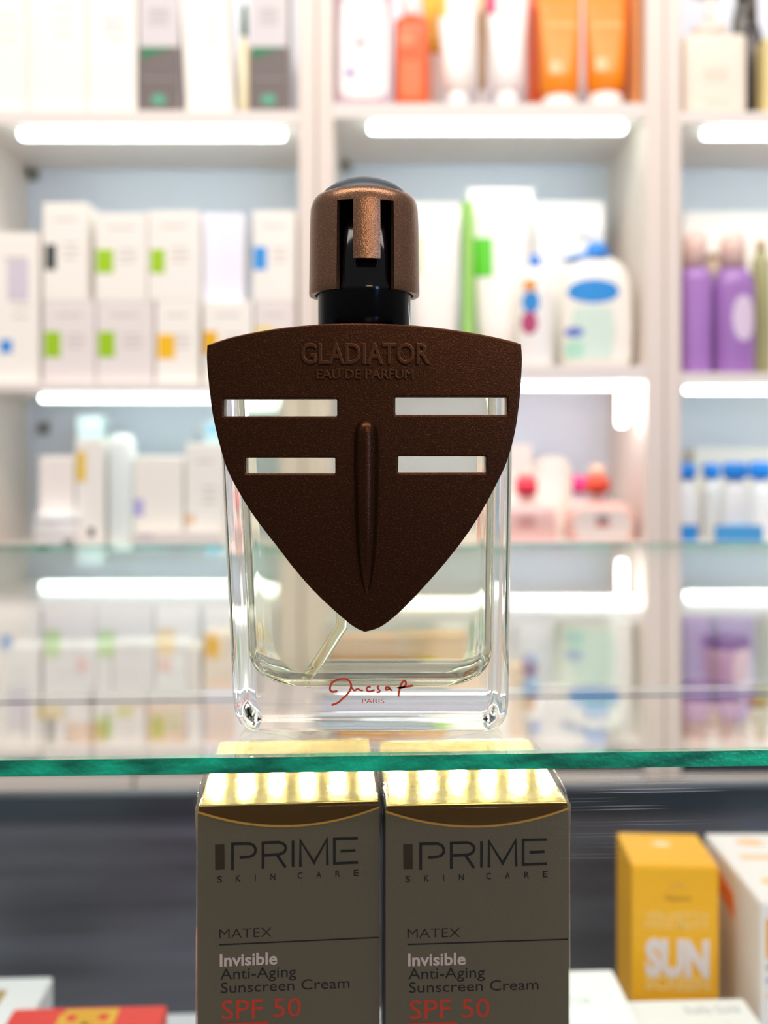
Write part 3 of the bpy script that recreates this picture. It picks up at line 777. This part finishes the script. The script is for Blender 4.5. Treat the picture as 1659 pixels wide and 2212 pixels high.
def C4(x, y):      # crop pixel of the logo -> plane of the carton face
    s, z = FA.sz(430 + x / 4.1475, 1780 + y / 4.1475); return (fx + s, z)


strokes('logo_bar', [[C4(186, 180), C4(188, 405)]], .235, BRN, t, yp)
logo = [[(300, 408), (300, 175), (450, 172), (484, 184), (503, 208), (508, 232), (500, 258), (482, 278), (450, 290), (365, 296)],
        [(573, 395), (573, 165), (715, 160), (750, 170), (772, 190), (778, 212), (770, 238), (750, 258), (715, 268), (573, 278)],
        [(700, 275), (775, 385)], [(842, 145), (842, 382)], [(908, 380), (908, 145), (1030, 340), (1145, 135), (1150, 365)],
        [(1422, 125), (1212, 130), (1212, 350), (1425, 340)], [(1268, 240), (1402, 233)]]
strokes('logo_lettering', [[C4(*p) for p in ln] for ln in logo], .068, INK, t, yp)
for ch, x in zip('SKINCARE', (185, 352, 505, 662, 905, 1073, 1243, 1408)):
    yb = 520 - (x - 185) * 58 / 1223
    cwd = 8 if ch == 'I' else 44
    px = 430 + x / 4.1475; hwp = cwd / 2 / 4.1475
    ftext('lettering', ch, FA, px - hwp, px + hwp, 1780 + yb / 4.1475, 13.2, INK, t, yp, bold=.012)
ftext('lettering', 'MATEX', FA, 474, 587, 2026.5, 20, INK, t, yp, bold=-.012)
a = FA.sz(474, 2040); b = FA.sz(818, 2024)
strokes('printed_line', [[(fx + a[0], a[1]), (fx + w - .02, b[1])]], .035, INK, t, yp)
ftext('lettering', 'Invisible', FA, 475, 599, 2086, 25, PINK, t, yp, bold=.022)
ftext('lettering', 'Anti-Aging', FA, 476, 640, 2115, 23, INK, t, yp)
ftext('lettering', 'Sunscreen Cream', FA, 477, 755, 2144, 22, INK, t, yp)
ftext('lettering', 'SPF 50', FA, 479, 650, 2201, 40, RED, t, yp)
a = FA.sz(475, 2210); b = FA.sz(580, 2240)
box('red_bar', fx + a[0], fx + b[0], yp - .006, yp, b[1], a[1], RED, t)
ww = .05
rg = [rr(fx + w / 2, fy + dpt / 2, w / 2 + ww + dx, dpt / 2 + ww + dx, .12, z) for z, dx in ((zt - h - .0, -.05), (zt - h + .1, 0), (zt - 7, .02), (zt - 1, 0), (zt - .05, .03), (zt + .07, -.03), (zt + .09, -.3))]
loft('plastic_film', rg, FILM, t)
# crumpled film ears at the upper corners
v = []; f = []
random.seed(3)
for sx, px_ in ((1, fx + w + .02), (-1, fx - .02)):
    b = len(v)
    for i in range(7):
        for j in range(4):
            v.append((px_ + sx * (.03 + .09 * j / 3 * random.uniform(.2, 1)), fy + .1 + i * .75, zt - .35 + .16 * j + random.uniform(-.05, .05)))
    for i in range(6):
        for j in range(3):
            a = b + i * 4 + j; f.append((a, a + 4, a + 5, a + 1))
o = mk('film_seam', v, f, FILM, t, smooth=True); sm = o.modifiers.new('t', 'SOLIDIFY'); sm.thickness = .0001
t2 = copy_tree(t)
t2['label'] = 'film wrapped gold brown sunscreen carton under the glass, right of the pair'
t2.location = (.045 * U, 23.45 * U, (zt - h) * U); t2.rotation_euler[2] = math.radians(2.5); t2.scale = (1.015, 1, 1)

# ------------------------------------------------------------------ other cartons inside the counter
CZ = -32.58


def top_carton(label, x0, x1, y0, y1, z0, z1, col, rz=TH, group=None, side=None, name='carton'):
    t = empty(name, (x0, y0, z0), label, 'carton', group, rz=rz)
    M = mat(col, .4, name='glossy_card')
    v, f = boxv(x0, x1, y0, y1, z0, z1 - .04)
    mk('body', v, f, M, t, bevel=.12, seg=3)
    box('lid_flap', x0 + .1, x1 - .1, y0 + .1, y1 - .08, z1 - .05, z1, M, t, .03)
    return t


# yellow sunscreen carton
yx, yy0, yz = 14.46, 54.0, -17.4
t = empty('sunscreen_carton', (yx, yy0, CZ), 'yellow SUN SCREEN carton standing against the dark back panel', 'carton', rz=-3)
YEL = mat('f4b400', .45, name='yellow_card'); FY = Face(yx, yy0, -3)
box('body', yx, yx + 5.0, yy0, yy0 + 4.5, CZ, yz - .05, YEL, t, .1)
box('lid_flap', yx + .06, yx + 4.94, yy0 + .08, yy0 + 4.4, yz - .06, yz, YEL, t, .03)
WI = mat('e4dcdc', .5, name='white_ink'); PY = mat('efcf80', .5, name='pale_yellow_ink')
ftext('lettering', 'SUN', FY, 1394, 1532, 2104, 71, WI, t, yy0 - .002, th=.03, bold=.055)
ftext('lettering', 'SCREEN', FY, 1394, 1532, 2136, 27, PY, t, yy0 - .002, th=.03, bold=.03)
ftext('lettering', 'VELVETTY', FY, 1394, 1532, 1985, 15, PY, t, yy0 - .002, th=.02, bold=.01)
ftext('lettering', 'FACE MATT', FY, 1394, 1532, 2004, 15, PY, t, yy0 - .002, th=.02, bold=.01)
ftext('lettering', 'beyare', FY, 1438, 1492, 1944, 13, mat('a97c10', .5), t, yy0 - .002, th=.02)
s0, z0 = FY.sz(1464, 1920)
strokes('sun_emblem', [[(yx + s0 + .28 * math.cos(k * math.pi / 8), z0 + .28 * math.sin(k * math.pi / 8)) for k in range(9)]] + [[(yx + s0 + r * math.cos(k * math.pi / 4), z0 + r * math.sin(k * math.pi / 4)) for r in (.34, .48)] for k in range(5)], .06, mat('d9a850', .5), t, yy0 - .002, .02)
loft('emblem_spot', [sup(yx + 2.4, yy0 + 2.9, .55, .35, yz + d) for d in (0, .02)], mat('f5dcae', .5), t, smooth=False)

# white carton with orange ribbon print, right of the yellow one
wx, wy = 20.75, 51.0
t = empty('carton', (wx, wy, CZ), 'white carton with orange ribbon print right of the yellow carton', 'carton', rz=0)
WC = mat('efeae6', .4, name='white_card')
box('body', wx, wx + 6.5, wy, wy + 9, CZ, -18.15, WC, t, .12)
box('lid_flap', wx + .08, wx + 6.42, wy + .08, wy + 8.9, -18.16, -18.1, WC, t, .03)
OR = mat('f39a24', .45, name='orange_ink')
v = []
for (y, z) in ((59.5, -18.9), (57.4, -19.2), (55.0, -19.6), (54.8, -21.0), (58.2, -20.5)):
    v.append((wx - .03, y, z))
v += [(a + .04, b, c) for a, b, c in v]
f = [(0, 1, 2, 3, 4), (9, 8, 7, 6, 5)] + [(k, (k + 1) % 5, 5 + (k + 1) % 5, 5 + k) for k in range(5)]
mk('orange_ribbon', v, f, mat('fb8a10', .45), t)
box('printed_line', wx + 1.0, wx + 5.5, 56.2, 56.8, -18.1, -18.07, mat('f4cba0', .5), t)
loft('printed_spot', [sup(wx + 2.4, 58.6, .9, .5, -18.1 + d) for d in (0, .03)], mat('f4cba0', .5), t, smooth=False)
loft('printed_spot', [sup(wx + 1.9, 53.4, .9, .4, -18.1 + d) for d in (0, .03)], mat('efc980', .5), t, smooth=False)
FW = Face(wx, wy, 0)
box('orange_panel', wx + .3, wx + 5.8, wy - .03, wy + .01, Z(2070, wy), Z(1985, wy), mat('f2a81c', .5), t)
for i, (yb, c) in enumerate(((2090, '8a6a60'), (2118, '6a70b0'), (2150, 'f0c8a0'))):
    box('printed_line', wx + .3, wx + 4.5, wy - .03, wy + .01, Z(yb, wy) - .08, Z(yb, wy) + .08, mat(c, .5), t)

t = top_carton('white carton with pale green lettering lying right of the gold cartons', 5.2, 12.85, 42.2, 50.4, CZ, -21.6, 'f1f6f6')
text('lettering', 'cliche', 8.2, 10.9, 0, .85, mat('c6dcd2', .5, name='pale_ink'), t, 47.3, flat=-21.6, th=.02)
t = top_carton('white carton with grey lettering lying in front of the yellow carton', 13.5, 20.4, 42.0, 51.3, CZ, -23.7, 'eef3f2')
text('lettering', 'Stella Gold', 16.7, 19.7, 0, .6, mat('b4bcc2', .5, name='grey_ink'), t, 50.0, flat=-23.7, th=.02)
text('lettering', 'Stella', 17.0, 19.2, 0, .4, mat('c4cad2', .5, name='grey_ink'), t, 48.5, flat=-23.7, th=.02)
# left side
t = top_carton('white carton with gold label lying in the left corner of the counter', -27.5, -20.55, 51.5, 58, CZ, -26.4, 'eef5f8')
box('gold_label', -26.2, -22.9, 55.0, 56.6, -26.4, -26.37, mat('c9ae62', .4, .3), t)
text('lettering', 'G', -23.9, -23.2, 0, .7, mat('efe6c8', .5), t, 55.4, flat=-26.37, th=.02)
t = top_carton('red carton with gold knot pattern lying left of the gold cartons', -19.6, -11.4, 42, 49.8, CZ, -23.2, 'd8362c')
KN = mat('dcae2c', .4, .2, name='gold_ink')
lines = []
x0, x1 = -16.7, -14.1
gy = lambda k: 49.3 - k * 1.02
for k, ln in enumerate([[(x0, 0), (x1, 0), (x1, 1), (x0, 1), (x0, .2)], [((x0 + x1) / 2, 1), ((x0 + x1) / 2, 2)], [(x0, 2), ((x0 + x1) / 2 - .2, 2), ((x0 + x1) / 2 - .2, 3), (x0, 3), (x0, 2)], [(x1, 2), ((x0 + x1) / 2 + .2, 2), ((x0 + x1) / 2 + .2, 3), (x1, 3), (x1, 2)],
                        [(x0, 4), (x1, 4), (x1, 5), (x0, 5)], [(x0 + .7, .5), (x1 - .7, .5)]]):
    lines.append([(a, gy(b)) for a, b in ln])
o = strokes('gold_pattern', lines, .42, KN, t, 0, .02)
for vv in o.data.vertices:      # lay the line work down on the lid
    x, y, z = vv.co; org = ORG[t.name]
    wy_, wz_ = y + org[1] * U, z + org[2] * U
    vv.co = (x, wz_ - org[1] * U, (-23.18 - org[2]) * U - wy_)
t = top_carton('slim red and white carton standing behind the left gold carton', -5.9, -4.9, 29.4, 31.8, -16.48, -9.3, 'e05048')

# ------------------------------------------------------------------ the perfume bottle
bt = empty('perfume_bottle', (-.4, 24.7, 0.01), 'square glass perfume bottle with brown shield plate standing on the counter', 'perfume bottle')
GLS = refr_glass('bottle_glass', (.985, .995, .988), 1.5)
LIQ = refr_glass('perfume_liquid', (.975, .975, .90), .91)


def xb(z):      # side walls lean outwards
    u = (z - .3) / 7.0
    return -3.80 - .34 * u, 3.15 + .10 * u


rg = []
for z, i in ((.01, .34), (.06, .22), (.18, .12), (.4, .04), (.7, 0), (2, 0), (4, 0), (6, 0), (8, 0), (9.0, 0), (9.45, .04), (9.7, .14), (9.85, .3), (9.92, .5)):
    a, b = xb(z); rg.append(rr((a + b) / 2, 24.7, (b - a) / 2 - i, 1.6 - i, .42, z, 8))
body = loft('glass_body', rg, GLS, bt)
rg = []
for k in range(0, 9):
    a = math.pi / 2 * k / 8; z = 1.05 + .95 * (1 - math.cos(a)); i = .95 * (1 - math.sin(a))
    rg.append((z, i))
for z in (3, 5, 7, 8.6): rg.append((z, 0))
for k in range(1, 7):
    a = math.pi / 2 * k / 6; rg.append((8.6 + .6 * math.sin(a), .6 * (1 - math.cos(a))))
R2 = []
for z, i in rg:
    a, b = xb(z); a += .42; b -= .42
    R2.append(rr((a + b) / 2, 24.75, (b - a) / 2 - i, 1.12 - min(i, .55), .5, z, 8))
loft('liquid', R2, LIQ, bt)
TB = refr_glass('tube_plastic_clear', (.93, .94, .88), 1.06, .15)
p0 = (X(740, 24.7), 24.7, Z(1345, 24.7)); p1 = (X(664, 24.7), 24.7, Z(1466, 24.7))
tube('dip_tube', [(-.5, 24.7, 9.0), (p0[0] + .05, 24.7, p0[2] + 1.0), p0, p1], .15, TB, bt)

# shield plate
BRZ = mat('4a2a1a', .33, .85, name='bronze_plate'); BRZ2 = mat('9a6848', .30, .85, name='bronze_cap')


def flecks(m, c0, c1, c2, bump=.22):
    n = m.node_tree; b = n.nodes['Principled BSDF']
    t = n.nodes.new('ShaderNodeTexNoise'); t.inputs['Scale'].default_value = 3200; t.inputs['Detail'].default_value = 1
    g = n.nodes.new('ShaderNodeTexCoord'); n.links.new(g.outputs['Object'], t.inputs['Vector'])
    r = n.nodes.new('ShaderNodeValToRGB'); e = r.color_ramp.elements
    e[0].position = .30; e[0].color = lin(c0); e[1].position = .62; e[1].color = lin(c1); q = e.new(.76); q.color = lin(c2)
    n.links.new(t.outputs['Fac'], r.inputs[0]); n.links.new(r.outputs[0], b.inputs['Base Color'])
    bu = n.nodes.new('ShaderNodeBump'); bu.inputs['Strength'].default_value = bump; bu.inputs['Distance'].default_value = .0004
    n.links.new(t.outputs['Fac'], bu.inputs['Height']); n.links.new(bu.outputs[0], b.inputs['Normal'])


flecks(BRZ, '361c0c', '442612', '6c4226', .14); flecks(BRZ2, '78563f', '8c664c', 'b48c68', .18)
YS = 22.6
out = [(447, 745), (500, 728), (560, 715.5), (620, 706.5), (700, 699.5), (787, 698), (880, 701.5), (960, 709.5), (1040, 722), (1100, 735), (1126, 743)]
rgt = [(1128, 775), (1126, 825), (1121, 880), (1112, 938), (1096, 996), (1072, 1048), (1038, 1110), (1004, 1162), (962, 1216), (911, 1274), (860, 1326), (822, 1355)]
lft = [(756, 1349), (688, 1288), (640, 1235), (598, 1181), (560, 1132), (527, 1083), (491, 1016), (471, 950), (457, 885), (450, 825), (446, 775)]


def pxy(p, Y=YS): return (X(p[0], Y), Z(p[1], Y))


outline = spline(out, 5)[:-1] + spline([out[-1]] + rgt + [(788, 1366)], 4)[:-1] + spline([(788, 1366)] + lft + [out[0]], 4)[:-1]
slots = [(483, 862, 728, 899), (854, 858, 1095, 896), (531, 989, 724, 1023), (860, 986, 1050, 1021)]
cv = bpy.data.curves.new('shield', 'CURVE'); cv.dimensions = '2D'; cv.fill_mode = 'BOTH'
BV = .05
cv.extrude = .19 * 1; cv.bevel_depth = BV; cv.bevel_resolution = 3; cv.offset = -BV
def add_poly(pts):
    s = cv.splines.new('POLY'); s.points.add(len(pts) - 1); s.use_cyclic_u = True
    for q, p in zip(s.points, pts): q.co = (p[0], p[1], 0, 1)
add_poly([pxy(p) for p in outline])
for a, b, c, d in slots:
    g = 2
    add_poly([pxy(p) for p in [(a + g, b), (c - g, b), (c, b + g), (c, d - g), (c - g, d), (a + g, d), (a, d - g), (a, b + g)]][::-1])
vv, ff = curve_mesh(cv)
zz = [p[2] for p in vv]; zmx = max(zz)
v = [(p[0], YS + (zmx - p[2]), p[1]) for p in vv]
sh = mk('shield_plate', v, ff, BRZ, bt)
for p in sh.data.polygons: p.use_smooth = abs(p.normal.y) < .95
# nose ridge
rows = []
prof = [(904, .0), (906, 9), (910, 15), (916, 20), (924, 24), (935, 26.5), (950, 27.2), (1000, 27.5), (1060, 26.5), (1120, 25), (1170, 22.5), (1210, 18.5), (1240, 14), (1262, 9), (1276, 4.5), (1286, .0)]
for py, hwp in prof:
    x, z = pxy((792, py)); hw = hwp / 88.5; row = []
    for k in range(15):
        a = math.pi * k / 14
        row.append((x - hw * math.cos(a), YS + .02 - .42 * min(1, hwp / 24) * math.sin(a) ** 1.0, z))
    rows.append(row)
v = [p for r in rows for p in r]; f = []
for i in range(len(rows) - 1):
    for k in range(14):
        a = i * 15 + k; f.append((a, a + 15, a + 16, a + 1))
mk('nose_ridge', v, f, BRZ, sh, smooth=True) if False else None
o = mk('nose_ridge', v, f, BRZ, bt, smooth=True)
# raised lettering
BRZL = mat('5e3c26', .24, .9, name='bronze_lettering')  # paler than the plate, standing in for light caught on the letter edges
def raised(s, x0, x1, yb, h, bold):
    a = pxy((x0, yb)); b = pxy((x1, yb)); c = pxy((x0, yb - h))
    return text('raised_lettering', s, a[0], b[0], a[1], c[1] - a[1], BRZL, bt, YS + .005, th=.1, bold=bold, bevel=.03)
raised('GLADIATOR', 651, 928, 786, 43, -.012)
raised('EAU DE PARFUM', 684, 893, 818, 19, -.012)

# signature printed on the rear glass
SIG = mat('d2420f', .5, name='orange_ink')
Yg = 23.095
def S1(x, y): return (X(690 + x / 7.213, Yg), Z(1440 + y / 7.213, Yg))
sg = [dict(p=[S1(*q) for q in spline([(280, 380), (200, 390), (165, 350), (190, 260), (280, 205), (400, 190), (470, 230), (495, 310), (450, 410), (370, 490), (290, 560), (190, 600)], 6)], w=.05),
      dict(p=[S1(*q) for q in spline([(500, 320), (520, 350), (550, 375), (580, 350), (600, 345), (640, 370), (680, 370)], 4)], w=.04),
      dict(p=[S1(*q) for q in spline([(800, 320), (760, 315), (735, 350), (760, 385), (820, 380), (860, 360)], 4)], w=.045),
      dict(p=[S1(*q) for q in spline([(930, 300), (905, 320), (920, 350), (940, 380), (920, 400), (890, 390)], 4)], w=.045),
      dict(p=[S1(*q) for q in spline([(1080, 320), (1035, 325), (1040, 360), (1080, 350), (1090, 330), (1110, 360), (1140, 370)], 4)], w=.045),
      dict(p=[S1(*q) for q in spline([(1230, 465), (1240, 400), (1265, 300), (1300, 235), (1340, 230), (1345, 280), (1300, 325), (1230, 330), (1320, 320), (1460, 295)], 5)], w=.05)]
strokes('signature', sg, .05, SIG, bt, Yg, .004)
a0, a1 = X(782, Yg), X(830, Yg)
text('lettering', 'PARIS', a0, a1, Z(1519, Yg), .11, SIG, bt, Yg, th=.004)

# pump collar and cap
BLK = mat('030303', .1, name='black_gloss', spec=.25)
cx, cy = X(787, 24.7), 24.7
ZW = 9.85
loft('spray_collar', [circ(cx, cy, 1.2, ZW, 64), circ(cx, cy, 1.235, ZW + .06, 64), circ(cx, cy, 1.235, 11.1, 64), circ(cx, cy, 1.27, 11.2, 64), circ(cx, cy, 1.27, 11.3, 64), circ(cx, cy, 1.235, 11.4, 64), circ(cx, cy, 1.235, 13.5, 64)], BLK, bt)
# bronze sleeve with a window on the front and one on the back, each with a hanging tongue
n = 144; rot = math.radians(-90 + 3.3)
RO, RI = 1.45, 1.31
zs = [11.2, 11.26, 11.5, 11.95, 12.0, 12.3, 12.8, 13.2, 13.44, 13.5, 13.62, 13.72, 13.80, 13.85, 13.87]
rad = [1.455, 1.47, 1.468, 1.46, 1.46, 1.455, 1.45, 1.44, 1.43, 1.425, 1.40, 1.35, 1.27, 1.16, 1.06]
def solid(i, k):
    """cell between zs[i]..zs[i+1], angle k"""
    a = (360 * (k + .5) / n - math.degrees(rot)) % 360
    z = (zs[i] + zs[i + 1]) / 2
    for c in (0, 180):
        d = abs((a - c + 180) % 360 - 180)
        if d < 29.9 and z < 13.44:
            if d < 13 and z > 11.97: return True
            return False
    return True
v = []; f = []
for z, r in zip(zs, rad):
    for k in range(n):
        a = 2 * math.pi * k / n; v.append((cx + r * math.cos(a), cy + r * math.sin(a), z))
m0 = len(v)
for z, r in zip(zs, rad):
    for k in range(n):
        a = 2 * math.pi * k / n; ri = min(RI, r - .1); v.append((cx + ri * math.cos(a), cy + ri * math.sin(a), min(z, 13.78)))
for i in range(len(zs) - 1):
    for k in range(n):
        if not solid(i, k): continue
        k2 = (k + 1) % n; a, b, c, d = i * n + k, i * n + k2, (i + 1) * n + k2, (i + 1) * n + k
        f.append((a, b, c, d)); f.append((m0 + d, m0 + c, m0 + b, m0 + a))
        if i == 0 or not solid(i - 1, k): f.append((b, a, m0 + a, m0 + b))
        if i == len(zs) - 2: f.append((d, c, m0 + c, m0 + d))
        if not solid(i, (k - 1) % n): f.append((a, d, m0 + d, m0 + a))
        if not solid(i, k2): f.append((c, b, m0 + b, m0 + c))
sl = mk('cap_sleeve', v, f, BRZ2, bt, smooth=True)
sl.modifiers.new('e', 'EDGE_SPLIT').split_angle = math.radians(40)
DOME = mat('2c3840', .4, name='cap_dome_paint', spec=.5)
loft('cap_dome', [circ(cx, cy, r, z, 48) for r, z in ((1.18, 13.7), (1.16, 13.84), (1.05, 13.98), (.85, 14.12), (.6, 14.23), (.3, 14.29), (.06, 14.31))], DOME, bt)
